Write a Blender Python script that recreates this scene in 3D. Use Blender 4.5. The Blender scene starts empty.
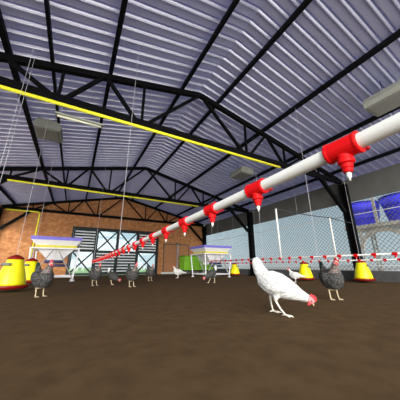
import bpy, bmesh, math, random
from mathutils import Vector, Matrix
random.seed(7)
S = bpy.context.scene
COL = S.collection
PI = math.pi

# ------------------------------------------------------------------ materials
def nt_mat(name):
    m = bpy.data.materials.new(name); m.use_nodes = True
    nt = m.node_tree
    return m, nt, nt.nodes['Principled BSDF']

def noise_coords(nt, scale=(1, 1, 1)):
    tc = nt.nodes.new('ShaderNodeTexCoord')
    mp = nt.nodes.new('ShaderNodeMapping'); mp.inputs['Scale'].default_value = scale
    nt.links.new(tc.outputs['Object'], mp.inputs['Vector'])
    return mp.outputs['Vector']

def mat(name, col, rough=.6, metal=0., var=.0, nscale=8., col2=None, bump=0., spec=.3, stretch=(1, 1, 1)):
    m, nt, b = nt_mat(name)
    b.inputs['Roughness'].default_value = rough
    b.inputs['Metallic'].default_value = metal
    b.inputs['Specular IOR Level'].default_value = spec
    c1 = tuple(col) + (1,)
    b.inputs['Base Color'].default_value = c1
    if var > 0 or col2 or bump:
        v = noise_coords(nt, stretch)
        n = nt.nodes.new('ShaderNodeTexNoise'); n.inputs['Scale'].default_value = nscale
        n.inputs['Detail'].default_value = 5
        nt.links.new(v, n.inputs['Vector'])
        r = nt.nodes.new('ShaderNodeValToRGB')
        r.color_ramp.elements[0].position = .32; r.color_ramp.elements[1].position = .68
        ca = tuple(x * (1 - var) for x in col) + (1,)
        cb = (tuple(col2) + (1,)) if col2 else tuple(min(1, x * (1 + var)) for x in col) + (1,)
        r.color_ramp.elements[0].color = ca; r.color_ramp.elements[1].color = cb
        nt.links.new(n.outputs['Fac'], r.inputs['Fac'])
        nt.links.new(r.outputs['Color'], b.inputs['Base Color'])
        if bump:
            bp = nt.nodes.new('ShaderNodeBump'); bp.inputs['Strength'].default_value = bump
            bp.inputs['Distance'].default_value = .01
            nt.links.new(n.outputs['Fac'], bp.inputs['Height'])
            nt.links.new(bp.outputs['Normal'], b.inputs['Normal'])
    return m

def brick_mat():
    m, nt, b = nt_mat('brick')
    tc = nt.nodes.new('ShaderNodeTexCoord')
    sx = nt.nodes.new('ShaderNodeSeparateXYZ'); nt.links.new(tc.outputs['Object'], sx.inputs[0])
    cx = nt.nodes.new('ShaderNodeCombineXYZ')
    nt.links.new(sx.outputs['X'], cx.inputs['X']); nt.links.new(sx.outputs['Z'], cx.inputs['Y'])
    br = nt.nodes.new('ShaderNodeTexBrick')
    br.inputs['Scale'].default_value = 1.0
    br.inputs['Brick Width'].default_value = .19; br.inputs['Row Height'].default_value = .062
    br.inputs['Mortar Size'].default_value = .006
    br.inputs['Color1'].default_value = (.50, .19, .072, 1)
    br.inputs['Color2'].default_value = (.64, .305, .118, 1)
    br.inputs['Mortar'].default_value = (.46, .28, .16, 1)
    nt.links.new(cx.outputs[0], br.inputs['Vector'])
    n = nt.nodes.new('ShaderNodeTexNoise'); n.inputs['Scale'].default_value = 5.0; n.inputs['Detail'].default_value = 6
    nt.links.new(cx.outputs[0], n.inputs['Vector'])
    mx = nt.nodes.new('ShaderNodeMix'); mx.data_type = 'RGBA'; mx.blend_type = 'MULTIPLY'
    mx.inputs[0].default_value = .8
    r = nt.nodes.new('ShaderNodeValToRGB')
    r.color_ramp.elements[0].position = .3; r.color_ramp.elements[0].color = (.55, .48, .46, 1)
    r.color_ramp.elements[1].position = .7; r.color_ramp.elements[1].color = (1, 1, 1, 1)
    nt.links.new(n.outputs['Fac'], r.inputs['Fac'])
    nt.links.new(br.outputs['Color'], mx.inputs[6]); nt.links.new(r.outputs['Color'], mx.inputs[7])
    nt.links.new(mx.outputs[2], b.inputs['Base Color'])
    b.inputs['Roughness'].default_value = .85
    b.inputs['Specular IOR Level'].default_value = .1
    return m

def roof_mat():
    # painted corrugated sheet; translucency added to brighten its underside
    m, nt, b = nt_mat('roof_sheet')
    out = nt.nodes['Material Output']
    b.inputs['Base Color'].default_value = ROOF_COL + (1,)
    b.inputs['Roughness'].default_value = .38
    b.inputs['Metallic'].default_value = .65
    v = noise_coords(nt, (1, 1, 1))
    n = nt.nodes.new('ShaderNodeTexNoise'); n.inputs['Scale'].default_value = 2.0; n.inputs['Detail'].default_value = 4
    nt.links.new(v, n.inputs['Vector'])
    r = nt.nodes.new('ShaderNodeValToRGB')
    r.color_ramp.elements[0].position = .3; r.color_ramp.elements[0].color = tuple(x * .92 for x in ROOF_COL) + (1,)
    r.color_ramp.elements[1].position = .7; r.color_ramp.elements[1].color = ROOF_COL + (1,)
    nt.links.new(n.outputs['Fac'], r.inputs['Fac']); nt.links.new(r.outputs['Color'], b.inputs['Base Color'])
    t = nt.nodes.new('ShaderNodeBsdfTranslucent'); t.inputs['Color'].default_value = ROOF_TRANS + (1,)
    mix = nt.nodes.new('ShaderNodeMixShader'); mix.inputs[0].default_value = ROOF_MIX
    nt.links.new(b.outputs[0], mix.inputs[1]); nt.links.new(t.outputs[0], mix.inputs[2])
    nt.links.new(mix.outputs[0], out.inputs['Surface'])
    return m

def glass_mat():
    m, nt, b = nt_mat('pane_glass')
    out = nt.nodes['Material Output']
    tr = nt.nodes.new('ShaderNodeBsdfTransparent'); tr.inputs['Color'].default_value = (.93, .97, .98, 1)
    gl = nt.nodes.new('ShaderNodeBsdfGlossy'); gl.inputs['Roughness'].default_value = .05
    mix = nt.nodes.new('ShaderNodeMixShader'); mix.inputs[0].default_value = .06
    nt.links.new(tr.outputs[0], mix.inputs[1]); nt.links.new(gl.outputs[0], mix.inputs[2])
    nt.links.new(mix.outputs[0], out.inputs['Surface'])
    return m

def feather_mat(name, dark, light, scale, lo=.42, hi=.6, bump=.4):
    m, nt, b = nt_mat(name)
    v = noise_coords(nt, (1, 1, 1.6))
    vo = nt.nodes.new('ShaderNodeTexVoronoi'); vo.inputs['Scale'].default_value = scale
    nt.links.new(v, vo.inputs['Vector'])
    n = nt.nodes.new('ShaderNodeTexNoise'); n.inputs['Scale'].default_value = scale * .6; n.inputs['Detail'].default_value = 4
    nt.links.new(v, n.inputs['Vector'])
    r = nt.nodes.new('ShaderNodeValToRGB')
    r.color_ramp.elements[0].position = lo; r.color_ramp.elements[0].color = dark + (1,)
    r.color_ramp.elements[1].position = hi; r.color_ramp.elements[1].color = light + (1,)
    nt.links.new(n.outputs['Fac'], r.inputs['Fac'])
    nt.links.new(r.outputs['Color'], b.inputs['Base Color'])
    bp = nt.nodes.new('ShaderNodeBump'); bp.inputs['Strength'].default_value = bump; bp.inputs['Distance'].default_value = .012
    nt.links.new(vo.outputs['Distance'], bp.inputs['Height'])
    nt.links.new(bp.outputs['Normal'], b.inputs['Normal'])
    b.inputs['Roughness'].default_value = .8; b.inputs['Specular IOR Level'].default_value = .15
    return m

FILL_GLOW = 6.0
SUN_E = 2.5
ROOF_COL = (.60, .60, .70)
ROOF_TRANS = (.54, .54, .74)
ROOF_MIX = .34
M = {}
M['brick'] = brick_mat()
M['roof'] = roof_mat()
M['glass'] = glass_mat()
M['steel'] = mat('black_painted_steel', (.0035, .0035, .0042), .6, var=.2, nscale=5, spec=.06)
M['purlin'] = mat('dark_purlin_steel', (.004, .004, .005), .6, var=.2, nscale=4, spec=.06)
M['yellow_pipe'] = mat('yellow_pipe', (.90, .86, .04), .5, var=.05)
M['floor'] = mat('earth_floor', (.108, .066, .033), .95, var=.16, nscale=6, bump=.15, spec=.05)
M['grass'] = mat('outdoor_grass', (.30, .44, .20), .95, var=.25, nscale=.8, spec=.05)
M['yard'] = mat('pale_concrete', (.46, .46, .44), .9, var=.1, nscale=2, spec=.1)
M['grey_panel'] = mat('grey_side_panel', (.105, .105, .10), .8, var=.08, nscale=3, spec=.1)
M['curb'] = mat('dark_grey_curb', (.085, .085, .09), .9, var=.12, nscale=5, spec=.1)
M['mesh_wire'] = mat('galvanised_wire', (.11, .125, .14), .7, metal=.0, spec=.3)
M['mesh_frame'] = mat('pale_mesh_frame', (.50, .46, .38), .7, var=.2, nscale=12)
M['white_pipe'] = mat('white_plastic_pipe', (.70, .70, .68), .4, var=.03, nscale=10, spec=.4)
M['red'] = mat('red_plastic', (.62, .004, .006), .5, spec=.15, var=.06, nscale=10)
M['tip'] = mat('pale_nipple_tip', (.75, .75, .73), .3, metal=.1)
M['wire'] = mat('pale_hanging_wire', (.46, .46, .50), .6)
M['cable'] = mat('dark_cable', (.03, .03, .035), .6)
M['fyellow'] = mat('yellow_feeder_plastic', (.88, .80, .006), .35, var=.04, nscale=6, spec=.4)
M['fred'] = mat('dark_red_plastic', (.22, .006, .005), .4, var=.1, nscale=8)
M['fblack'] = mat('black_rubber', (.012, .010, .010), .7)
M['grey_plastic'] = mat('grey_plastic', (.20, .20, .19), .6)
M['purple'] = mat('violet_blue_rim', (.18, .155, .60), .5, var=.06)
M['white_metal'] = mat('white_painted_metal', (.80, .79, .82), .5, var=.04, nscale=6)
M['mustard'] = mat('mustard_band', (.62, .55, .06), .55, var=.12, nscale=14)
M['motor'] = mat('navy_motor', (.045, .05, .12), .5, var=.1)
M['box_light'] = mat('heater_grey', (.25, .26, .235), .6, var=.06, nscale=5)
M['tube'] = mat('lamp_tube_cream', (.68, .68, .52), .35)
M['gate'] = mat('dark_gate_steel', (.016, .022, .024), .55, var=.15, nscale=5)
M['louver'] = mat('pale_louver', (.80, .86, .88), .55, var=.08, nscale=5)
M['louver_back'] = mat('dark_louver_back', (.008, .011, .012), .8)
M['door_panel'] = mat('brown_door_panel', (.40, .185, .085), .8, var=.18, nscale=9, stretch=(1, 1, 4))
M['door_frame'] = mat('thin_grey_frame', (.13, .10, .075), .7)
M['post_grey'] = mat('worn_grey_post', (.34, .33, .33), .7, var=.2, nscale=10)
M['green'] = mat('lime_green_plastic', (.22, .52, .025), .45, var=.07, nscale=5)
M['green_dark'] = mat('green_rim_plastic', (.12, .32, .015), .5)
M['wheel'] = mat('grey_wheel', (.16, .16, .17), .6)
M['skirting'] = mat('white_skirting', (.62, .62, .60), .7)
M['tank'] = mat('blue_tank_plastic', (.06, .05, .92), .45, var=.08, nscale=4, spec=.4)
M['tank_dark'] = mat('blue_tank_rim', (.02, .015, .28), .45)
M['stone'] = mat('weathered_stand', (.42, .39, .33), .85, var=.28, nscale=9, bump=.2)
M['white_feather'] = feather_mat('white_feathers', (.50, .50, .49), (.76, .76, .75), 30, .30, .52, .8)
M['grey_feather'] = feather_mat('speckled_grey_feathers', (.022, .021, .022), (.135, .13, .125), 60, .40, .68)
M['tail_dark'] = feather_mat('dark_green_tail', (.008, .016, .015), (.035, .06, .055), 40)
M['neck_brown'] = feather_mat('brownish_neck', (.07, .06, .06), (.25, .20, .18), 46)
M['leg'] = mat('pale_leg_skin', (.58, .48, .32), .6, var=.1, nscale=30)
M['leg_white'] = mat('whitish_leg_skin', (.72, .68, .60), .6, var=.1, nscale=30)
M['comb'] = mat('red_comb', (.62, .06, .07), .55, var=.15, nscale=40)
M['face'] = mat('pink_face_skin', (.62, .24, .25), .6, var=.15, nscale=40)
M['beak'] = mat('horn_beak', (.55, .42, .22), .5)
M['eye'] = mat('dark_eye', (.01, .008, .006), .2, spec=.6)

# ------------------------------------------------------------------ helpers
def link(name, bm, material, parent=None, smooth=False, loc=None):
    me = bpy.data.meshes.new(name)
    bmesh.ops.recalc_face_normals(bm, faces=bm.faces[:])
    bm.to_mesh(me); bm.free()
    mats = material if isinstance(material, (list, tuple)) else [material]
    for m in mats:
        me.materials.append(M[m])
    if smooth:
        for p in me.polygons: p.use_smooth = True
    o = bpy.data.objects.new(name, me); COL.objects.link(o)
    if parent: o.parent = parent
    if loc is not None: o.location = loc
    return o

def tag(o, label, cat, group=None):
    o['label'] = label; o['category'] = cat
    if group: o['group'] = group
    return o

def thing(name, label, cat, loc=(0, 0, 0), rotz=0., group=None):
    o = bpy.data.objects.new(name, None); COL.objects.link(o)
    o.empty_display_size = .1
    o.location = loc; o.rotation_euler = (0, 0, rotz)
    return tag(o, label, cat, group)

def structure(o, label=None, cat=None):
    o['kind'] = 'structure'
    if label: o['label'] = label
    if cat: o['category'] = cat
    return o

def copy_tree(o, parent=None):
    c = o.copy(); COL.objects.link(c)
    if parent: c.parent = parent
    for ch in list(o.children): copy_tree(ch, c)
    return c

def box(bm, x0, x1, y0, y1, z0, z1, bev=0.):
    vs = [bm.verts.new(p) for p in [(x0, y0, z0), (x1, y0, z0), (x1, y1, z0), (x0, y1, z0),
                                    (x0, y0, z1), (x1, y0, z1), (x1, y1, z1), (x0, y1, z1)]]
    fs = [bm.faces.new([vs[i] for i in f]) for f in
          [(0, 3, 2, 1), (4, 5, 6, 7), (0, 1, 5, 4), (1, 2, 6, 5), (2, 3, 7, 6), (3, 0, 4, 7)]]
    if bev:
        es = list({e for f in fs for e in f.edges})
        bmesh.ops.bevel(bm, geom=es, offset=bev, segments=2, affect='EDGES', profile=.5)
    return bm

def frame_of(d, up=None):
    d = d.normalized()
    up = up or (Vector((0, 0, 1)) if abs(d.z) < .95 else Vector((0, 1, 0)))
    a = d.cross(up).normalized(); b = a.cross(d).normalized()
    return a, b

def bar(bm, p, q, w, t, up=None):
    """rectangular bar from p to q; w across (horizontal side), t along up."""
    p = Vector(p); q = Vector(q); a, b = frame_of(q - p, up)
    ring = [(-w / 2, -t / 2), (w / 2, -t / 2), (w / 2, t / 2), (-w / 2, t / 2)]
    r0 = [bm.verts.new(p + a * x + b * y) for x, y in ring]
    r1 = [bm.verts.new(q + a * x + b * y) for x, y in ring]
    for i in range(4):
        j = (i + 1) % 4; bm.faces.new((r0[i], r0[j], r1[j], r1[i]))
    bm.faces.new(r0[::-1]); bm.faces.new(r1)
    return bm

def tube(bm, pts, rad, n=10, cap=True):
    pts = [Vector(p) for p in pts]
    rads = rad if isinstance(rad, (list, tuple)) else [rad] * len(pts)
    rings = []
    for i, p in enumerate(pts):
        d = (pts[min(i + 1, len(pts) - 1)] - pts[max(i - 1, 0)])
        a, b = frame_of(d)
        rings.append([bm.verts.new(p + (a * math.cos(2 * PI * k / n) + b * math.sin(2 * PI * k / n)) * rads[i]) for k in range(n)])
    for r0, r1 in zip(rings, rings[1:]):
        for k in range(n):
            j = (k + 1) % n; bm.faces.new((r0[k], r0[j], r1[j], r1[k]))
    if cap:
        bm.faces.new(rings[0][::-1]); bm.faces.new(rings[-1])
    return bm

def lathe(bm, prof, n=32, c=(0, 0, 0), axis='Z'):
    rings = []
    for r, z in prof:
        ring = []
        for k in range(n):
            a = 2 * PI * k / n; x, y = r * math.cos(a), r * math.sin(a)
            p = (x, y, z) if axis == 'Z' else ((x, z, y) if axis == 'Y' else (z, x, y))
            ring.append(bm.verts.new((p[0] + c[0], p[1] + c[1], p[2] + c[2])))
        rings.append(ring)
    for r0, r1 in zip(rings, rings[1:]):
        for k in range(n):
            j = (k + 1) % n; bm.faces.new((r0[k], r0[j], r1[j], r1[k]))
    bm.faces.new(rings[0][::-1]); bm.faces.new(rings[-1])
    return bm

def prism(bm, pts, axis, a, b):
    """polygon pts (2-D) extruded along axis from a to b."""
    def P(u, v, w):
        return (w, u, v) if axis == 'X' else ((u, w, v) if axis == 'Y' else (u, v, w))
    r0 = [bm.verts.new(P(u, v, a)) for u, v in pts]; r1 = [bm.verts.new(P(u, v, b)) for u, v in pts]
    n = len(pts)
    for i in range(n):
        j = (i + 1) % n; bm.faces.new((r0[i], r0[j], r1[j], r1[i]))
    bm.faces.new(r0[::-1]); bm.faces.new(r1)
    return bm

def loft(bm, rings_def, n=14):
    """rings: (center, direction, half width (local y), half height)"""
    rings = []
    for c, d, w, hgt in rings_def:
        c = Vector(c); d = Vector(d).normalized()
        side = Vector((0, 1, 0)); up = d.cross(side).normalized()
        rings.append([bm.verts.new(c + side * w * math.cos(2 * PI * k / n) + up * hgt * math.sin(2 * PI * k / n)) for k in range(n)])
    for r0, r1 in zip(rings, rings[1:]):
        for k in range(n):
            j = (k + 1) % n; bm.faces.new((r0[k], r0[j], r1[j], r1[k]))
    bm.faces.new(rings[0][::-1]); bm.faces.new(rings[-1])

def path_loft(bm, pts, n=14):
    """pts: (x, z, half width, half height) in the XZ plane, y offset optional 5th"""
    rd = []
    for i, p in enumerate(pts):
        a = pts[max(i - 1, 0)]; b = pts[min(i + 1, len(pts) - 1)]
        y = p[4] if len(p) > 4 else 0.
        ya = a[4] if len(a) > 4 else 0.; yb = b[4] if len(b) > 4 else 0.
        rd.append(((p[0], y, p[1]), (b[0] - a[0], yb - ya, b[1] - a[1]), p[2], p[3]))
    loft(bm, rd, n)

# ------------------------------------------------------------------ building
XC = 2.41            # ridge line
HW = 6.16            # ridge to post
XL, XR = XC - HW, XC + HW
SL = .222            # roof slope
TY = [4.326, 9.65, 14.974]
YB = 15.2            # inner face of the brick gable
YF, YE = -1.6, 15.7  # roof ends

def roofz(x, z0=5.12): return z0 - SL * abs(x - XC)

# floor, outdoor ground
bm = bmesh.new(); box(bm, XL - .55, XR + .35, YF - .3, YB + .2, -.12, 0)
structure(link('floor', bm, 'floor'), 'brown packed earth floor of the shed', 'floor')
bm = bmesh.new(); box(bm, -14, 18, YB + .5, 120, -.30, -.121)
structure(link('ground', bm, 'grass'), 'green ground outside the shed behind the gable', 'ground')
bm = bmesh.new(); box(bm, XR + .6, 60, -12, YB + .5, -.30, -.121)
structure(link('ground', bm, 'yard'), 'pale concrete yard along the right side of the shed', 'ground')

# ceiling: corrugated sheets, ribs running up the slope
def ceiling(side):
    bm = bmesh.new()
    per = .231; d = .055
    prof = []
    y = YF
    while y < YE:
        prof += [(y, 0), (y + per * .60, 0), (y + per * .605, .06), (y + per * .73, .06)]
        prof += [(y + per * .775, .010), (y + per * .85, -.009), (y + per * .895, -.033), (y + per * .935, -.033), (y + per * .96, 0)]
        y += per
    L = HW + .50
    ca = math.cos(math.atan(SL)); sa = math.sin(math.atan(SL))
    rows = []
    for t in (0.0, L):
        x = XC + side * t; z = roofz(x) + .038
        rows.append([bm.verts.new((x, py, z + pz)) for py, pz in prof])
    for t in (0.0, L):
        x = XC + side * t; z = roofz(x) + .042
        rows.append([bm.verts.new((x, py, z + pz)) for py, pz in prof])
    n = len(prof)
    for i in range(n - 1):
        bm.faces.new((rows[0][i], rows[0][i + 1], rows[1][i + 1], rows[1][i]))
        bm.faces.new((rows[2][i], rows[3][i], rows[3][i + 1], rows[2][i + 1]))
        bm.faces.new((rows[1][i], rows[1][i + 1], rows[3][i + 1], rows[3][i]))
    o = link('ceiling', bm, 'roof')
    structure(o, 'corrugated grey violet roof sheeting, %s slope' % ('right' if side > 0 else 'left'), 'ceiling')
ceiling(-1); ceiling(1)

# brick gable with gate opening
GX0, GX1, GH = -.32, 5.02, 2.82
WX0, WX1 = XL - .45, XR + .12
bm = bmesh.new()
def gz(x): return roofz(x, 5.10)
prism(bm, [(WX0, 0), (GX0, 0), (GX0, GH), (WX0, GH)], 'Y', YB, YB + .22)
prism(bm, [(GX1, 0), (WX1, 0), (WX1, GH), (GX1, GH)], 'Y', YB, YB + .22)
prism(bm, [(WX0, GH), (GX0, GH), (GX1, GH), (WX1, GH), (WX1, gz(WX1)), (XC, gz(XC)), (WX0, gz(WX0))], 'Y', YB, YB + .22)
structure(link('wall_back', bm, 'brick'), 'orange brown brick gable wall', 'wall')

# right and left side: low curb and grey upper panel
SX = XR + .24
for side, nm in ((1, 'right'), (-1, 'left')):
    x = XC + side * (SX - XC)
    bm = bmesh.new(); box(bm, min(x, x + side * .2), max(x, x + side * .2), YF, YB, 0, .34)
    structure(link('baseboard_' + nm, bm, 'curb'), 'low dark grey curb along the %s side' % nm, 'curb')
    bm = bmesh.new(); box(bm, min(x, x + side * .06), max(x, x + side * .06), YF, YB, 2.80, roofz(x) - .01)
    structure(link('wall_' + nm, bm, 'grey_panel'), 'dark grey upper side panel along the %s side under the eave' % nm, 'wall')

# white skirting strips at the foot of the gable
bm = bmesh.new(); box(bm, 5.32, 8.30, YB - .10, YB, 0, .13)
structure(link('baseboard_back', bm, 'skirting'), 'white skirting at the foot of the brick gable', 'skirting')

# brick coloured side door beside the gate
d = bpy.data.objects.new('door_2', None); COL.objects.link(d); d.location = (5.42, YB, 0)
structure(d, 'brown side door in thin grey frame right of the gate', 'door')
bm = bmesh.new(); box(bm, .05, 1.93, -.05, -.005, .14, 1.98); link('door_panel', bm, 'door_panel', d)
bm = bmesh.new()
box(bm, 0, .05, -.09, -.005, .14, 2.06); box(bm, 1.93, 1.98, -.09, -.005, .14, 2.06); box(bm, 0.05, 1.93, -.09, -.005, 1.98, 2.06)
link('door_frame', bm, 'door_frame', d)
t = thing('grey_post', 'worn grey pole standing against the brick beside the green container', 'post', (6.42, YB - .22, 0))
bm = bmesh.new(); box(bm, -.05, .05, -.05, .05, 0, 2.02, .01); link('shaft', bm, 'post_grey', t)
bm = bmesh.new(); box(bm, -.10, .10, -.06, .06, 2.02, 2.12, .01); link('cap', bm, 'door_frame', t)

# gate
g = bpy.data.objects.new('door_1', None); COL.objects.link(g); g.location = (0, YB - .02, 0)
structure(g, 'wide dark gate of louvres and cross braced glass in the gable', 'gate')
bm = bmesh.new()
box(bm, GX0, GX1, -.06, .10, GH - .10, GH); box(bm, GX0, GX0 + .08, -.06, .10, 0, GH - .10)
box(bm, GX1 - .08, GX1, -.06, .10, 0, GH - .10); link('frame', bm, 'gate', g)
lx = [GX0 + .08, 1.05, 2.31, 3.58, GX1 - .08]
for i in range(4):
    a, b = lx[i] + .006, lx[i + 1] - .006
    w = .085; zt = GH - .106; zm = 1.40
    bm = bmesh.new()
    box(bm, a, a + w, -.04, .05, .03, zt); box(bm, b - w, b, -.04, .05, .03, zt)
    for z0, z1 in ((.03, .03 + w * 1.3), (zm - w * .6, zm + w * .6), (zt - w, zt)):
        box(bm, a + w, b - w, -.04, .05, z0, z1)
    leaf = link('leaf', bm, 'gate', g)
    lo, hi = (.03 + w * 1.3, zm - w * .6), (zm + w * .6, zt - w)
    lou, gla = (hi, lo) if i in (0, 3) else (lo, hi)
    bm = bmesh.new()
    n = 7; h_ = (lou[1] - lou[0]) / n
    for k in range(n):
        z = lou[0] + h_ * (k + .55)
        prism(bm, [(-.035, z - h_ * .25), (-.025, z - h_ * .27), (.004, z + h_ * .19), (-.006, z + h_ * .22)], 'X', a + w, b - w)
    link('louver_slats', bm, 'louver', leaf)
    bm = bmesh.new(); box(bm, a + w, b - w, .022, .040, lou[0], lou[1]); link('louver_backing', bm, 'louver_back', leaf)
    bm = bmesh.new(); box(bm, a + w, b - w, .012, .018, gla[0], gla[1]); link('pane', bm, 'glass', leaf)
    bm = bmesh.new()
    bar(bm, (a + w, -.01, gla[0]), (b - w, -.01, gla[1]), .05, .085); bar(bm, (a + w, -.008, gla[1]), (b - w, -.008, gla[0]), .05, .085)
    link('cross_brace', bm, 'gate', leaf)

# ------------------------------------------------------------------ trusses, posts, purlins
def tz(x): return 4.955 - SL * abs(x - XC)     # centre of the top chord
ZB = 3.555
def make_truss():
    t = thing('roof_truss', '', 'roof truss', (XC, 0, ZB))
    for s in (-1, 1):
        bm = bmesh.new(); bar(bm, (0, 0, tz(XC) - ZB), (s * (HW - .02), 0, tz(XC + HW) - ZB), .10, .13); link('top_chord', bm, 'steel', t)
    bm = bmesh.new(); bar(bm, (-(HW - .05), 0, 0), (HW - .05, 0, 0), .11, .145); link('bottom_chord', bm, 'steel', t)
    def top(x): return tz(XC + x) - ZB - .05
    for s in (-1, 1):
        segs = [((.10, top(.1)), (1.36, .06), .07), ((1.51, .07), (1.51, top(1.51)), .055), ((1.66, .06), (2.30, top(2.30)), .07),
                ((2.42, top(2.42)), (2.98, .06), .07), ((3.10, .07), (3.10, top(3.10)), .055), ((3.24, .06), (3.92, top(3.92)), .07),
                ((4.02, top(4.02)), (4.72, .06), .065), ((4.82, .07), (4.82, top(4.82)), .05)]
        for (p, q, w) in segs:
            bm = bmesh.new(); bar(bm, (s * p[0], 0, p[1]), (s * q[0], 0, q[1]), w, w); link('web_member', bm, 'steel', t)
        bm = bmesh.new(); bar(bm, (s * 4.85, 0, -.05), (s * (HW - .13), 0, 2.38 - ZB), .10, .13); link('knee_brace', bm, 'steel', t)
    return t
tr_labels = ['large black roof truss nearest the camera, crossing the top of the picture',
             'middle black roof truss between the nearest truss and the gable',
             'black roof truss against the orange brick gable wall']
tr = make_truss()
for i, y in enumerate(TY):
    o = tr if i == 0 else copy_tree(tr)
    o.location.y = y; o['label'] = tr_labels[i]; o['group'] = 'black roof trusses'

def make_post():
    t = thing('steel_post', '', 'post', (0, 0, 0))
    bm = bmesh.new(); W = .12
    box(bm, -W, W, -W, -W + .03, 0, 3.50); box(bm, -W, W, W - .03, W, 0, 3.50); box(bm, -.03, .03, -W + .03, W - .03, 0, 3.50)
    link('shaft', bm, 'steel', t)
    bm = bmesh.new(); box(bm, -.19, .19, -.19, .19, 0, .03); link('base_plate', bm, 'steel', t)
    return t
po = make_post(); first = True
plabels = {(1, 0): 'black steel post behind the yellow feeder at the right, beside the blue tanks',
           (1, 1): 'black steel post behind the front white hen',
           (1, 2): 'black steel post at the corner of brick gable and mesh side',
           (-1, 2): 'black steel post at the left end of the brick gable'}
for (s, i), lb in plabels.items():
    o = po if first else copy_tree(po); first = False
    o.location = (XC + s * HW + (.06 if s > 0 else -.06), TY[i], 0); o['label'] = lb; o['group'] = 'black steel posts under the trusses'

pur = [(-.55, .07), (.55, .07), (-2.27, .085), (2.23, .085), (3.95, .085), (-3.95, .085), (-5.67, .085), (5.62, .085), (-3.31, .05)]
pl = ['black purlin just left of the ridge', 'black purlin just right of the ridge', 'second black purlin left of the ridge',
      'second black purlin right of the ridge', 'third black purlin right of the ridge', 'black purlin above the grey heater on the left slope',
      'lowest black purlin of the left slope', 'lowest black purlin of the right slope beside the grey side panel',
      'thin black rail between two purlins on the left slope']
for (dx, w), lb in zip(pur, pl):
    bm = bmesh.new(); z = roofz(XC + dx, 5.063)
    bar(bm, (XC + dx, YF + .05, z), (XC + dx, YB - .02, z), w, .10)
    tag(link('roof_purlin', bm, 'purlin'), lb, 'purlin', 'black purlins under the roof')

# yellow feed pipes along the trusses
bm = bmesh.new(); tube(bm, [(-2.45, 0, 0), (5.22, 0, 0)], .034, 12)
yp = link('yellow_feed_pipe', bm, 'yellow_pipe', smooth=True, loc=(0, TY[0] - .02, ZB - .112)); tag(yp, 'long yellow pipe under the nearest truss', 'pipe', 'yellow pipes under the trusses')
yp2 = yp.copy(); COL.objects.link(yp2); yp2.location.y = TY[1] - .02; tag(yp2, 'long yellow pipe under the middle truss', 'pipe', 'yellow pipes under the trusses')
bm = bmesh.new(); tube(bm, [(-3.55, 0, 0), (-2.15, 0, 0), (-2.08, 0, -.02), (-2.04, 0, -.09), (-2.04, 0, -3.44)], .036, 12)
tag(link('yellow_feed_pipe', bm, 'yellow_pipe', smooth=True, loc=(0, TY[2] - .02, ZB - .112)),
    'short yellow pipe on the brick gable that turns down behind the large hopper', 'pipe', 'yellow pipes under the trusses')

# grey box heaters and the tube lamp
def make_heater():
    t = thing('box_heater', '', 'heater', (0, 0, 0))
    bm = bmesh.new()
    prism(bm, [(-.30, 0), (.30, 0), (.33, .10), (.24, .26), (-.24, .26), (-.33, .10)], 'Y', -.36, .36)
    link('housing', bm, 'box_light', t)
    bm = bmesh.new(); box(bm, -.25, .25, -.31, .31, -.02, 0); link('reflector', bm, 'grey_plastic', t)
    return t
he = make_heater()
hs = [((-1.12, 6.80, 4.06), -1, 'grey box heater hanging left of the ridge behind the nearest truss'),
      ((5.62, 1.52, 3.92), 1, 'large grey box heater at the right edge above the white pipe'),
      ((5.40, 6.32, 3.92), 1, 'small grey box heater seen just above the white pipe between two trusses')]
for i, (p, s, lb) in enumerate(hs):
    o = he if i == 0 else copy_tree(he)
    o.location = p; o['label'] = lb; o['group'] = 'grey box heaters under the roof'
    for sx in (-1, 1):
        bm = bmesh.new(); bar(bm, (sx * .18, 0, .255), (sx * .18, 0, roofz(p[0] + sx * .18) - p[2]), .012, .012); link('hanger', bm, 'purlin', o)

t = thing('tube_lamp', 'pale tube lamp hanging under the nearest truss beside the grey heater', 'lamp', (-.27, TY[0] + .04, 3.22))
bm = bmesh.new(); box(bm, -.42, .42, -.045, .045, .02, .06, .006); link('fitting', bm, 'box_light', t)
bm = bmesh.new(); tube(bm, [(-.38, 0, 0), (.38, 0, 0)], .022, 12); link('tube', bm, 'tube', t, True)
for x in (-.33, .33):
    bm = bmesh.new(); tube(bm, [(x, 0, .055), (x, 0, ZB - 3.22 - .07)], .004, 6); link('hanging_wire', bm, 'wire', t)

# ------------------------------------------------------------------ wire mesh on the right side
def mesh_panel(y0, y1, label, frame=None):
    z0, z1 = .34, 2.80; x = 0
    t = thing('wire_mesh_panel', label, 'wire mesh', (SX + .10, 0, 0), 0, 'wire mesh panels of the open right side')
    bm = bmesh.new(); pitch = .105; r = .0058
    H = z1 - z0
    def seg(ya, za, yb, zb, xo):
        bar(bm, (xo, ya, za), (xo, yb, zb), r * 1.6, r * 1.6, Vector((1, 0, 0)))
    c = y0 - H
    while c < y1:
        # rising
        ya, yb = max(c, y0), min(c + H, y1)
        if yb - ya > .02: seg(ya, z0 + ya - c, yb, z0 + yb - c, .008)
        # falling
        if yb - ya > .02: seg(ya, z1 - (ya - c), yb, z1 - (yb - c), -.008)
        c += pitch * 1.414
    link('wire_netting', bm, 'mesh_wire', t)
    bm = bmesh.new(); tube(bm, [(-.03, y0, 2.31), (-.03, y1, 2.31)], .012, 6); link('tension_wire', bm, 'white_pipe', t)
    bm = bmesh.new(); tube(bm, [(-.03, y0, .50), (-.03, y1, .50)], .016, 6); link('bottom_rail', bm, 'white_pipe', t)
    if frame:
        bm = bmesh.new(); box(bm, -.03, .03, frame - .05, frame + .05, z0, z1); link('upright', bm, 'mesh_frame', t)
    return t
mesh_panel(YF + .02, TY[0] - .02, 'wire mesh in front of the blue tanks at the right edge')
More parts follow.
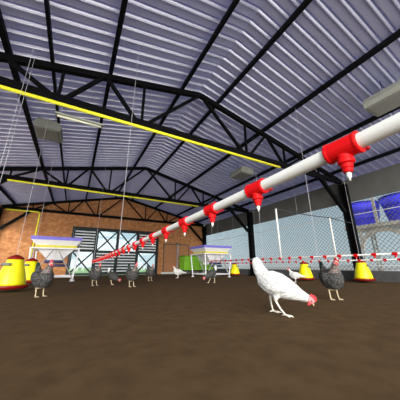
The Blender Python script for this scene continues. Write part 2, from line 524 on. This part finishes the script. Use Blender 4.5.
mesh_panel(TY[0] + .02, TY[1] - .02, 'wire mesh between the two nearer black posts on the right side', TY[0] + .26)
mesh_panel(TY[1] + .02, YB - .02, 'wire mesh between the far black posts behind the right hopper')

# ------------------------------------------------------------------ drinking lines
def make_tee(name='nipple_tee', n=20):
    bm = bmesh.new()
    # sleeve around the pipe with flared ends
    lathe(bm, [(.0262, -.038), (.0272, -.036), (.0272, -.033), (.0256, -.029), (.0256, .029), (.0272, .033), (.0272, .036), (.0262, .038)], n, axis='Y')
    lathe(bm, [(.0185, -.008), (.0165, -.030), (.0185, -.032), (.0185, -.040), (.0130, -.043), (.0130, -.052), (.0105, -.054), (.0105, -.062), (.008, -.064)], n)
    box(bm, .018, .036, -.040, .026, -.012, -.005)
    tee = link(name, bm, 'red')
    for p in tee.data.polygons: p.use_smooth = False
    bm = bmesh.new()
    lathe(bm, [(.0055, -.064), (.0055, -.076), (.0025, -.078), (.0025, -.084)], 12)
    nip = link('nipple', bm, 'tip', tee, True); nip['label'] = 'pale metal drinking tip'
    return tee
tee0 = make_tee()

def drinking_line(label, pts, tee_pts, rad, wires, tscale=1.):
    global tee0
    t = thing('drinking_line', label, 'drinking line', (pts[0][0], pts[0][1], 0), 0, 'white drinking lines with red tees')
    ox, oy = pts[0][0], pts[0][1]
    bm = bmesh.new(); tube(bm, [(p[0] - ox, p[1] - oy, p[2]) for p in pts], rad, 24)
    pipe = link('pipe', bm, 'white_pipe', t, True)
    e = pts[-1]
    bm = bmesh.new(); lathe(bm, [(rad * 1.3, -.01), (rad * 1.3, .03), (rad, .034)], 16, (e[0] - ox, e[1] - oy, e[2]), 'Y'); link('end_cap', bm, 'red', t)
    for (x, y, z) in tee_pts:
        if tee0.parent is None and not tee0.get('used'):
            k = tee0
        else:
            k = tee0.copy(); COL.objects.link(k)
            for ch in tee0.children:
                c = ch.copy(); COL.objects.link(c); c.parent = k
        k.parent = t; k.location = (x - ox, y - oy, z); k.scale = (tscale,) * 3
        tee0['used'] = 1
    for (x, y, z, zt) in wires:
        bm = bmesh.new(); tube(bm, [(x - ox, y - oy, z), (x - ox, y - oy, zt)], .0028, 6); link('hanging_wire', bm, 'wire', t)
    return t

def znear(y): return .665 + .118 * math.exp(-max(y, 0) / 3.6)
ys = [-.25 + .35 * i for i in range(26)]
near_pts = [(.54, y, znear(y)) for y in ys if y <= 8.5]
tees = [(.54, .252 + .304 * k, znear(.252 + .304 * k)) for k in range(-1, 28) if .252 + .304 * k < 8.4]
drinking_line('near white drinking line running diagonally overhead with large red tees', near_pts, tees, .0185,
              [(.54, 3.42, znear(3.42) + .015, roofz(.54) - .01), (.54, 7.9, znear(7.9) + .015, roofz(.54) - .01)])
def yrange(a, s, b):
    y = a; r = []
    while y < b: r.append(y); y += s
    return r
drinking_line('white drinking line at hen height, second from the near overhead one', [(4.6, -.5, .69), (4.6, 7.6, .69)],
              [(4.6, y, .69) for y in yrange(1.42, .30, 7.5)], .0165,
              [(4.6, y, .70, roofz(4.6) - .01) for y in (3.08, 4.72, 7.4)], .95)
drinking_line('far white drinking line closest to the mesh side with red tees', [(7.0, -.5, .65), (7.0, 11.2, .65)],
              [(7.0, y, .65) for y in yrange(1.96, .30, 11.0)], .0165,
              [(7.0, y, .66, roofz(7.0) - .01) for y in (1.0, 4.70, 7.2, 7.55, 10.6)], .95)
for x, zb, lb in ((4.6, .7075, 'white standpipe on the second drinking line, left of the pair'), (7.0, .6675, 'white standpipe on the far drinking line, close to the right post')):
    t = thing('standpipe', lb, 'pipe', (x, 4.09, zb), 0, 'white standpipes on the drinking lines')
    bm = bmesh.new(); tube(bm, [(0, 0, 0), (0, 0, 1.98 - zb)], .024, 12); link('tube', bm, 'white_pipe', t, True)
    bm = bmesh.new(); lathe(bm, [(.028, 0), (.030, .02), (.022, .035)], 12, (0, 0, 1.97 - zb)); link('cap', bm, 'grey_plastic', t)
cp = []
for (xa, za), (xb, zb), sag in (((4.6, 1.985), (7.0, 1.985), .03), ((7.0, 1.985), (8.44, 1.96), .015)):
    for k in range(9):
        f = k / 8; cp.append((xa + (xb - xa) * f, 4.09 + (.10 if xb > 8 else 0) * f, za + (zb - za) * f - sag * 4 * f * (1 - f)))
bm = bmesh.new(); tube(bm, [p for i, p in enumerate(cp) if i != 9], .013, 8)
tag(link('supply_hose', bm, 'cable', smooth=True), 'thin dark hose strung from the two standpipes to the right post', 'hose')

# ------------------------------------------------------------------ feeders
def make_feeder():
    t = thing('hanging_feeder', '', 'feeder')
    bm = bmesh.new()
    lathe(bm, [(.275, .075), (.268, .12), (.232, .30), (.190, .44), (.155, .545), (.145, .60), (.120, .612)], 40)
    link('hopper', bm, 'fyellow', t, True)
    bm = bmesh.new()
    lathe(bm, [(.20, 0), (.295, .005), (.325, .03), (.335, .075), (.325, .08), (.315, .04), (.27, .035), (.24, .085)], 40)
    link('pan', bm, 'fred', t, True)
    bm = bmesh.new(); lathe(bm, [(.150, .600), (.155, .625), (.148, .640), (.06, .685), (.03, .70)], 32); link('lid', bm, 'fred', t, True)
    bm = bmesh.new()
    a0 = PI * 1.30
    pts = [((.21 + .015 * math.sin(k / 6 * PI)) * math.cos(a0 + (k - 3) * .17), (.21 + .015 * math.sin(k / 6 * PI)) * math.sin(a0 + (k - 3) * .17), .50) for k in range(7)]
    tube(bm, pts, .030, 10); link('handle', bm, 'grey_plastic', t, True)
    return t
fe = make_feeder()
fl = [((-1.12, 6.35, .055), 'yellow bell feeder at the left edge, larger of the left pair'),
      ((-1.10, 8.45, .055), 'smaller yellow bell feeder at the left, behind the left grey hen'),
      ((8.05, 3.96, .055), 'yellow bell feeder hanging in front of the right black post'),
      ((7.42, 5.56, .03), 'yellow bell feeder behind the small white hen on the right'),
      ((7.52, 9.84, .055), 'distant yellow bell feeder between right hopper and front white hen')]
for i, (p, lb) in enumerate(fl):
    o = fe if i == 0 else copy_tree(fe)
    o.location = p; o['label'] = lb; o['group'] = 'yellow hanging feeders'
for i, o in enumerate([x for x in COL.objects if x.name.startswith('hanging_feeder')]):
    bm = bmesh.new(); k = .90 if o.location.x > 0 else 1.0; o.scale = (k, k, k); zt = (roofz(o.location.x) - .01 - o.location.z) / k
    tube(bm, [(0, 0, .695), (0, 0, zt)], .0045, 6); link('hanging_wire', bm, 'wire', o)
    if o.location.x > 0:
        o.rotation_euler = (0, 0, .9)
# two more wires at the left that carry a feeder outside the frame
t = thing('hanging_wires', 'pair of pale wires crossing the upper left corner, left of the feeder wires', 'wire', (-1.17, 4.1, 0))
for (dx, dy) in ((0, 0), (.02, .12)):
    bm = bmesh.new(); tube(bm, [(dx, dy, .8), (dx, dy, roofz(-1.17) - .01)], .0035, 6); link('wire', bm, 'wire', t)

# ------------------------------------------------------------------ feed hoppers
def make_hopper():
    t = thing('feed_hopper', '', 'hopper')   # origin: front left foot side; spans x 0..1.2, y 0..1.1 (feet)
    def pyr(bm, cx, cy, w0, d0, z0, w1, d1, z1):
        r = []
        for w, dd, z in ((w0, d0, z0), (w1, d1, z1)):
            r.append([bm.verts.new((cx + sx * w / 2, cy + sy * dd / 2, z)) for sx, sy in ((-1, -1), (1, -1), (1, 1), (-1, 1))])
        for k in range(4):
            j = (k + 1) % 4; bm.faces.new((r[0][k], r[0][j], r[1][j], r[1][k]))
        bm.faces.new(r[0][::-1]); bm.faces.new(r[1])
    bm = bmesh.new(); pyr(bm, 0, 0, 1.58, 1.52, 1.385, 1.60, 1.54, 1.50); link('rim', bm, 'purple', t)
    bm = bmesh.new(); pyr(bm, 0, 0, 1.26, 1.24, 1.215, 1.56, 1.50, 1.385); link('upper_bin', bm, 'white_metal', t)
    bm = bmesh.new(); pyr(bm, 0, 0, 1.29, 1.27, 1.10, 1.30, 1.28, 1.215); link('band', bm, 'mustard', t)
    bm = bmesh.new(); pyr(bm, 0, 0, .46, .74, .72, 1.18, 1.20, 1.10); link('lower_cone', bm, 'white_metal', t)
    bm = bmesh.new(); box(bm, -.24, .24, -.36, .36, .60, .72, .01); link('discharge_box', bm, 'white_metal', t)
    bm = bmesh.new(); tube(bm, [(-.30, -.42, .66), (.30, -.42, .66)], .055, 14); tube(bm, [(-.20, -.34, .53), (.42, -.34, .53)], .05, 14); link('auger_motor', bm, 'motor', t, True)
    T, B = .74, .66
    bm = bmesh.new()
    for a, b in (((-T, -T), (T, -T)), ((T, -T), (T, T)), ((T, T), (-T, T)), ((-T, T), (-T, -T))):
        tube(bm, [(a[0], a[1], 1.10), (b[0], b[1], 1.10)], .026, 8)
    link('top_frame', bm, 'white_metal', t)
    for sx, sy in ((-1, -1), (1, -1), (1, 1), (-1, 1)):
        bm = bmesh.new(); tube(bm, [(sx * T, sy * T, 1.10), (sx * B, sy * B, .02)], .028, 8)
        lathe(bm, [(.085, 0), (.085, .02), (.03, .03)], 14, (sx * B, sy * B, 0)); link('leg', bm, 'white_metal', t)
    bm = bmesh.new()
    for a, b in (((-B, -B), (B, -B)), ((B, -B), (B, B)), ((B, B), (-B, B)), ((-B, B), (-B, -B))):
        tube(bm, [(a[0] * 1.01, a[1] * 1.01, .15), (b[0] * 1.01, b[1] * 1.01, .15)], .026, 8)
    link('base_frame', bm, 'white_metal', t)
    for sx in (-1, 1):
        bm = bmesh.new(); tube(bm, [(sx * B, -B - .01, .08), (sx * .05, -T, 1.09)], .02, 8); link('brace', bm, 'post_grey', t)
        bm = bmesh.new(); tube(bm, [(sx * (B + .01), -B, .08), (sx * (T), .05, 1.09)], .02, 8); link('brace', bm, 'post_grey', t)
    return t
hp = make_hopper()
hp.location = (-.62, 10.35, 0); hp.scale = (1, 1, 1.03); hp['label'] = 'large white feed hopper with violet rim at the left of the gate'
hp['group'] = 'white feed hoppers'
h2 = copy_tree(hp); h2.location = (5.98, 9.78, 0); h2.scale = (.98, .98, .97)
h2['label'] = 'white feed hopper with violet rim at the right, in front of the green container'

# ------------------------------------------------------------------ green wheeled container
t = thing('wheeled_container', 'lime green wheeled container by the brick wall behind the right hopper', 'container', (6.28, 13.50, 0))
W_, D_ = 2.3, .8
bm = bmesh.new(); box(bm, 0, W_, 0, D_, .26, 1.12, .02)
for k in range(1, 6):
    x = W_ * k / 6; box(bm, x - .03, x + .03, -.03, 0.0, .30, 1.06)
for k in (1,):
    box(bm, -.03, 0, .36, .42, .30, 1.06)
link('bin', bm, 'green', t)
bm = bmesh.new(); box(bm, -.04, W_ + .04, -.05, D_ + .04, 1.12, 1.19, .01); link('rim', bm, 'green_dark', t)
bm = bmesh.new(); box(bm, .05, W_ - .05, .05, D_ - .05, .20, .26); link('chassis', bm, 'fblack', t)
for x in (.25, .85, 1.5, 2.05):
    for y in (.14, D_ - .14):
        bm = bmesh.new(); lathe(bm, [(.04, -.035), (.105, -.03), (.11, 0), (.105, .03), (.04, .035)], 18, (x, y, .11), 'Y'); link('wheel', bm, 'wheel', t, True)

# ------------------------------------------------------------------ tanks outside
st = thing('tank_stand', 'pale weathered stand with arches carrying the blue tanks outside the mesh', 'stand', (11.0, 4.0, -.12))
bm = bmesh.new(); box(bm, -.75, .75, -2.6, 1.42, 2.10, 2.24, .01); link('platform', bm, 'stone', st)
for y in (-2.45, -.75, .98):
    for x in (-.62, .62):
        bm = bmesh.new()
        for o_ in (-.07, .07):
            box(bm, x - .03, x + .03, y + o_ - .025, y + o_ + .025, 0, 2.10)
        for k in range(9):
            z = .1 + k * .23; bar(bm, (x, y - .07, z), (x, y + .07, z + .2 if k % 2 else z), .03, .03)
        link('leg', bm, 'stone', st)
def arch(y0, y1, x):
    bm = bmesh.new(); n = 14; R = (y1 - y0) / 2; c = (y0 + y1) / 2
    outer = [(c - R * math.cos(PI * k / n), 1.30 + .74 * math.sin(PI * k / n)) for k in range(n + 1)]
    inner = [(c - (R - .13) * math.cos(PI * k / n), 1.30 + .60 * math.sin(PI * k / n)) for k in range(n + 1)]
    for k in range(n):
        prism(bm, [outer[k], outer[k + 1], inner[k + 1], inner[k]], 'X', x - .04, x + .04)
    for k in range(2, n - 1, 2):
        bar(bm, (x, outer[k][0], outer[k][1]), (x, outer[k][0] + (.12 if k % 4 else -.12), 2.10), .03, .03)
    link('arch', bm, 'stone', st)
arch(-.75, .98, -.62); arch(-2.45, -.75, -.62)
for y in (.20,):
    bm = bmesh.new(); box(bm, -.64, -.56, y - .05, y + .05, 2.24, 3.30); link('pole', bm, 'stone', st)
def make_tank():
    t = thing('water_tank', '', 'tank')
    bm = bmesh.new(); lathe(bm, [(.47, 0), (.50, .02), (.555, .33), (.568, .335), (.568, .36), (.615, .66), (.628, .665), (.628, .69), (.68, .98)], 48); link('barrel', bm, 'tank', t, True)
    bm = bmesh.new(); lathe(bm, [(.695, .98), (.70, 1.01), (.68, 1.03), (.25, 1.06), (.22, 1.08), (.02, 1.085)], 48); link('lid', bm, 'tank_dark', t, True)
    return t
tk = make_tank(); tk.location = (11.0, 4.93, 2.122); tk['label'] = 'blue water tank right beside the black post, left of the pair'; tk['group'] = 'blue water tanks'
tk2 = copy_tree(tk); tk2.location = (11.0, 3.50, 2.122); tk2['label'] = 'blue water tank cut by the right edge of the picture'; tk2['group'] = 'blue water tanks'

# ------------------------------------------------------------------ hens
def remeshed(bm, voxel):
    me = bpy.data.meshes.new('tmp'); bmesh.ops.recalc_face_normals(bm, faces=bm.faces[:]); bm.to_mesh(me); bm.free()
    o = bpy.data.objects.new('tmp', me); COL.objects.link(o)
    md = o.modifiers.new('r', 'REMESH'); md.mode = 'VOXEL'; md.voxel_size = voxel
    sm = o.modifiers.new('s', 'SMOOTH'); sm.factor = .5; sm.iterations = 2
    dg = bpy.context.evaluated_depsgraph_get(); dg.update()
    me2 = bpy.data.meshes.new_from_object(o.evaluated_get(dg))
    bpy.data.objects.remove(o); bpy.data.meshes.remove(me)
    return me2

def legs(bm, hips):
    for (hx, hy, hz, kx, kz, fx, fy, toe) in hips:
        # thigh -> hock -> foot
        pts = [(hx, hy, hz), ((hx + kx) / 2 + .01, hy, (hz + kz) / 2 + .01), (kx, hy, kz)]
        tube(bm, pts, [.062, .044, .019], 12)
        tube(bm, [(kx, hy, kz + .01), ((kx + fx) / 2, (hy + fy) / 2, kz / 2), (fx, fy, .022)], [.0155, .0125, .0125], 10)
        for a, l in ((-.55, .085), (0, .10), (.55, .085), (PI - .25, .05)):
            a += toe
            tube(bm, [(fx, fy, .022), (fx + l * .6 * math.cos(a), fy + l * .6 * math.sin(a), .014), (fx + l * math.cos(a), fy + l * math.sin(a), .008)], [.0115, .010, .0075], 8)

def hen_body(kind):
    bm = bmesh.new()
    if kind == 'stand':
        path_loft(bm, [(-.25, .44, .03, .05), (-.20, .41, .10, .12), (-.10, .365, .15, .175), (.0, .345, .172, .195), (.09, .365, .162, .185), (.165, .41, .118, .135), (.205, .45, .06, .07)])
        path_loft(bm, [(.08, .42, .13, .13), (.135, .50, .092, .095), (.16, .56, .066, .066), (.172, .61, .048, .050), (.19, .648, .040, .040), (.215, .652, .034, .034), (.235, .648, .018, .020)])
        path_loft(bm, [(-.14, .42, .08, .08), (-.21, .51, .055, .075), (-.25, .60, .035, .06), (-.27, .665, .018, .038)])
        for s in (-1, 1):
            path_loft(bm, [(.10, .41, .02, .05, s * .145), (.04, .40, .035, .10, s * .162), (-.06, .39, .034, .10, s * .158), (-.15, .40, .025, .07, s * .128), (-.23, .42, .01, .03, s * .08)])
        legs(bm, [(0, s * .07, .27, -.02, .165, .005, s * .075, 0) for s in (-1, 1)])
    elif kind == 'peck':
        path_loft(bm, [(-.235, .44, .04, .05), (-.20, .415, .09, .10), (-.11, .375, .13, .14), (.0, .335, .142, .148), (.10, .295, .125, .125), (.18, .26, .092, .095), (.24, .235, .065, .068), (.30, .212, .048, .05), (.335, .195, .042, .042), (.365, .178, .034, .034), (.385, .165, .018, .020)])
        path_loft(bm, [(-.15, .41, .085, .09), (-.215, .50, .062, .085), (-.245, .58, .052, .072), (-.26, .635, .036, .055), (-.265, .665, .018, .035)])
        path_loft(bm, [(-.18, .44, .05, .05), (-.12, .475, .035, .035), (-.07, .47, .02, .02)])
        for s in (-1, 1):
            path_loft(bm, [(.14, .30, .02, .045, s * .105), (.05, .335, .034, .09, s * .132), (-.06, .375, .034, .095, s * .130), (-.16, .405, .022, .06, s * .10), (-.23, .43, .01, .025, s * .065)])
        legs(bm, [(.00, -.07, .25, -.03, .165, .075, -.075, -.1), (-.08, .07, .25, -.135, .17, -.115, .08, .2)])
    elif kind == 'side':
        path_loft(bm, [(-.30, .315, .02, .03), (-.23, .33, .065, .065), (-.12, .345, .115, .125), (.0, .345, .135, .145), (.09, .37, .12, .135), (.15, .41, .085, .10), (.18, .45, .05, .05)])
        path_loft(bm, [(.08, .41, .09, .10), (.135, .475, .062, .065), (.17, .525, .045, .046), (.19, .56, .038, .039), (.212, .59, .037, .037), (.237, .59, .030, .030), (.255, .585, .015, .018)])
        path_loft(bm, [(-.18, .335, .08, .06), (-.27, .32, .06, .05), (-.36, .31, .035, .035), (-.41, .305, .014, .018)])
        for s in (-1, 1):
            path_loft(bm, [(.10, .40, .02, .05, s * .105), (.03, .385, .034, .09, s * .125), (-.08, .37, .032, .085, s * .12), (-.18, .35, .02, .05, s * .09), (-.25, .34, .01, .02, s * .06)])
        for v_ in bm.verts: v_.co.z -= .065
        legs(bm, [(0, s * .07, .20, -.02, .12, .005, s * .075, 0) for s in (-1, 1)])
    return remeshed(bm, .0095)

HEAD = {'stand': (Vector((.205, 0, .65)), 0.), 'peck': (Vector((.352, 0, .186)), .95), 'side': (Vector((.227, 0, .525)), 0.)}

def comb_bm():
    bm = bmesh.new()
    prof = [(-.045, .025), (-.05, .05), (-.035, .058), (-.028, .048), (-.018, .075), (-.006, .058), (.006, .078), (.016, .056), (.028, .064), (.034, .045), (.042, .03), (.02, .022)]
    prism(bm, prof, 'Y', -.006, .006); return bm
def wattle_bm():
    bm = bmesh.new()
    for s in (-1, 1):
        path_loft(bm, [(.022, -.010, .006, .010, s * .015), (.020, -.030, .009, .014, s * .017), (.018, -.048, .009, .013, s * .018), (.017, -.060, .004, .006, s * .018)], 8)
    return bm
def beak_bm():
    bm = bmesh.new()
    path_loft(bm, [(.020, .0, .016, .016), (.035, -.003, .012, .012), (.050, -.010, .006, .007), (.060, -.018, .002, .002)], 10); return bm
def eye_bm():
    bm = bmesh.new()
    for s in (-1, 1):
        bmesh.ops.create_uvsphere(bm, u_segments=10, v_segments=8, radius=.0075, matrix=Matrix.Translation((.010, s * .034, .010)))
    return bm
HM = {}
def hen_meshes(kind, style):
    me = hen_body(kind)
    names = {'white': ['white_feather', 'leg_white', 'face', 'white_feather', 'white_feather'],
             'grey': ['grey_feather', 'leg', 'face', 'neck_brown', 'tail_dark'],
             'pied': ['grey_feather', 'leg', 'face', 'grey_feather', 'white_feather']}[style]
    for nme in names: me.materials.append(M[nme])
    hc, tilt = HEAD[kind]
    for p in me.polygons:
        p.use_smooth = True
        c = p.center; i = 0
        dh = (c - hc)
        if c.z < (.135 if kind == 'side' else .185) and not (kind == 'peck' and c.x > .16): i = 1
        elif dh.length < .052 + .004 * math.sin(c.y * 200) and dh.x > -.035: i = 2
        elif kind == 'stand' and c.x > .11 and c.z > .46: i = 3
        elif kind == 'stand' and c.x < -.19 and c.z > .46: i = 4
        elif kind == 'peck' and c.x < -.17 and c.z > .47: i = 4
        p.material_index = i
    return me

def hen(kind, style, loc, yaw, label, scale=1., head_turn=0.):
    key = (kind, style)
    if key not in HM: HM[key] = hen_meshes(kind, style)
    root = bpy.data.objects.new('hen', HM[key]); COL.objects.link(root)
    root.location = loc; root.rotation_euler = (0, 0, yaw); root.scale = (scale,) * 3
    tag(root, label, 'hen', 'hens on the floor')
    hc, tilt = HEAD[kind]
    for nm, fn, mt in (('comb', comb_bm, 'comb'), ('wattles', wattle_bm, 'comb'), ('beak', beak_bm, 'beak'), ('eyes', eye_bm, 'eye')):
        if (nm,) not in HM:
            tmp = link(nm, fn(), mt, smooth=(nm != 'comb')); HM[(nm,)] = tmp.data
            o = tmp
        else:
            o = bpy.data.objects.new(nm, HM[(nm,)]); COL.objects.link(o)
        o.parent = root; o.location = hc; o.rotation_euler = (0, tilt, 0)
    return root

def face(loc, rel):
    """yaw of a hen at loc that looks to camera-right turned rel radians towards the camera"""
    az = math.atan2(loc[1], loc[0])          # direction away from the camera
    return az - PI / 2 - rel
def place(kind, style, xy, rel, label, scale=1.):
    return hen(kind, style, (xy[0], xy[1], 0), face(xy, rel), label, scale)

place('peck', 'white', (2.02, 1.88), .30, 'large white hen in front, head lowered to peck the floor', .90)
place('stand', 'grey', (3.59, 2.235), 1.0, 'dark grey hen standing at the right near the front white hen', .86)
place('stand', 'grey', (-.44, 4.96), 1.05, 'dark grey hen at the left in front of the large hopper', .86)
place('stand', 'grey', (.58, 7.05), 1.05, 'small grey hen under the far end of the red tees, left of the pied hen', .84)
place('peck', 'pied', (1.05, 7.1), .75, 'pecking grey hen with white tail in front of the gate', .72)
place('stand', 'grey', (1.38, 6.15), 1.05, 'grey hen standing before the louvres, right of the pied hen', .84)
place('stand', 'grey', (2.50, 8.3), 1.05, 'small grey hen farthest back, before the gate\'s right glass', .82)
place('side', 'white', (4.15, 9.60), PI - .1, 'distant white hen facing left by the brick wall', .92)
place('peck', 'pied', (3.86, 6.3), PI - .7, 'grey hen bending down below the right hopper', .80)
place('side', 'white', (6.25, 5.08), PI + .05, 'small white hen facing left before the yellow feeder on the right', .76)

# ------------------------------------------------------------------ light
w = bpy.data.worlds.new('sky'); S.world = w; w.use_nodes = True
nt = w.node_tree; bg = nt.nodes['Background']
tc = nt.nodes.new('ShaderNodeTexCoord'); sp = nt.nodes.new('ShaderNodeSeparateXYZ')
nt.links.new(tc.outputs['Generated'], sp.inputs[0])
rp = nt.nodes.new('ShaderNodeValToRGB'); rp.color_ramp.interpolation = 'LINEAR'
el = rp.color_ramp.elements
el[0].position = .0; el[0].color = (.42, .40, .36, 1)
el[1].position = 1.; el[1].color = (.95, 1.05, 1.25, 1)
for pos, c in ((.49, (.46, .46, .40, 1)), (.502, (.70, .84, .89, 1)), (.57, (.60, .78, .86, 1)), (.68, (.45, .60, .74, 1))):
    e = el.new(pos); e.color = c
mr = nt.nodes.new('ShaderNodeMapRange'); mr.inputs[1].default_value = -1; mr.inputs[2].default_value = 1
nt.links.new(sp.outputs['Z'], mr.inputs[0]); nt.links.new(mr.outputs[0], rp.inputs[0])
# fill glow added on the sun's side, also below the horizon, lighting the shed
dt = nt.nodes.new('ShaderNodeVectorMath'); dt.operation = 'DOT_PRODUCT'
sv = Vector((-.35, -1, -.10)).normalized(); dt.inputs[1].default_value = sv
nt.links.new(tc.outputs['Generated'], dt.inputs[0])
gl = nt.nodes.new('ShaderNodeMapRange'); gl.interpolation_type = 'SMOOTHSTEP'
gl.inputs[1].default_value = .25; gl.inputs[2].default_value = 1.0; gl.inputs[3].default_value = 1.0; gl.inputs[4].default_value = FILL_GLOW
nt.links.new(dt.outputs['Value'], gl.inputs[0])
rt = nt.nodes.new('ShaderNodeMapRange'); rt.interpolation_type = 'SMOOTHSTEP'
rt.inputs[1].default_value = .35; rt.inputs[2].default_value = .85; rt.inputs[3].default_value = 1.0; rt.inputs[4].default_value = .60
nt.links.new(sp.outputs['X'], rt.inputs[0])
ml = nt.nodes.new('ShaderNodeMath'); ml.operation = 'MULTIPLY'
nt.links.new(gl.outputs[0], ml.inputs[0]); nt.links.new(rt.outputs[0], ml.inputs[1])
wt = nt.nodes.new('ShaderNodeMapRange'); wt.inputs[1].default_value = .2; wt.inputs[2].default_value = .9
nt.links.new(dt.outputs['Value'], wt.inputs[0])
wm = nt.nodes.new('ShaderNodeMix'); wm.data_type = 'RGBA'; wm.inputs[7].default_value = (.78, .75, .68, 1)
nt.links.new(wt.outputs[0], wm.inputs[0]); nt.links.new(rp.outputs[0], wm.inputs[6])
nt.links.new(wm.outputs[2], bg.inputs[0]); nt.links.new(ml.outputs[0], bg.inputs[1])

L = bpy.data.lights.new('sun', 'SUN'); L.energy = SUN_E; L.angle = math.radians(20); L.color = (1, .97, .92)
so = bpy.data.objects.new('sun', L); COL.objects.link(so)
sd = Vector((.55, 1.0, -.22)).normalized()       # travelling direction
so.rotation_euler = sd.to_track_quat('-Z', 'Y').to_euler(); so.location = (-6, -8, 9)

# ------------------------------------------------------------------ camera
cam = bpy.data.cameras.new('camera'); co = bpy.data.objects.new('camera', cam); COL.objects.link(co)
f, pit, yaw, roll = 220.8, .296, .504, -.003
cam.sensor_fit = 'HORIZONTAL'; cam.sensor_width = 36; cam.lens = 36 * f / 400
cam.shift_y = -1 / 400
cam.clip_start = .01; cam.clip_end = 500
F = Vector((math.sin(yaw) * math.cos(pit), math.cos(yaw) * math.cos(pit), math.sin(pit)))
R = Vector((math.cos(yaw), -math.sin(yaw), 0)); U = R.cross(F)
R2 = R * math.cos(roll) + U * math.sin(roll); U2 = -R * math.sin(roll) + U * math.cos(roll)
mtx = Matrix(((R2.x, U2.x, -F.x, 0), (R2.y, U2.y, -F.y, 0), (R2.z, U2.z, -F.z, .5), (0, 0, 0, 1)))
co.matrix_world = mtx
S.camera = co
S.view_settings.view_transform = 'Standard'; S.view_settings.look = 'None'
S.view_settings.gamma = 1; S.view_settings.use_curve_mapping = False
S.view_settings.exposure = 0.12
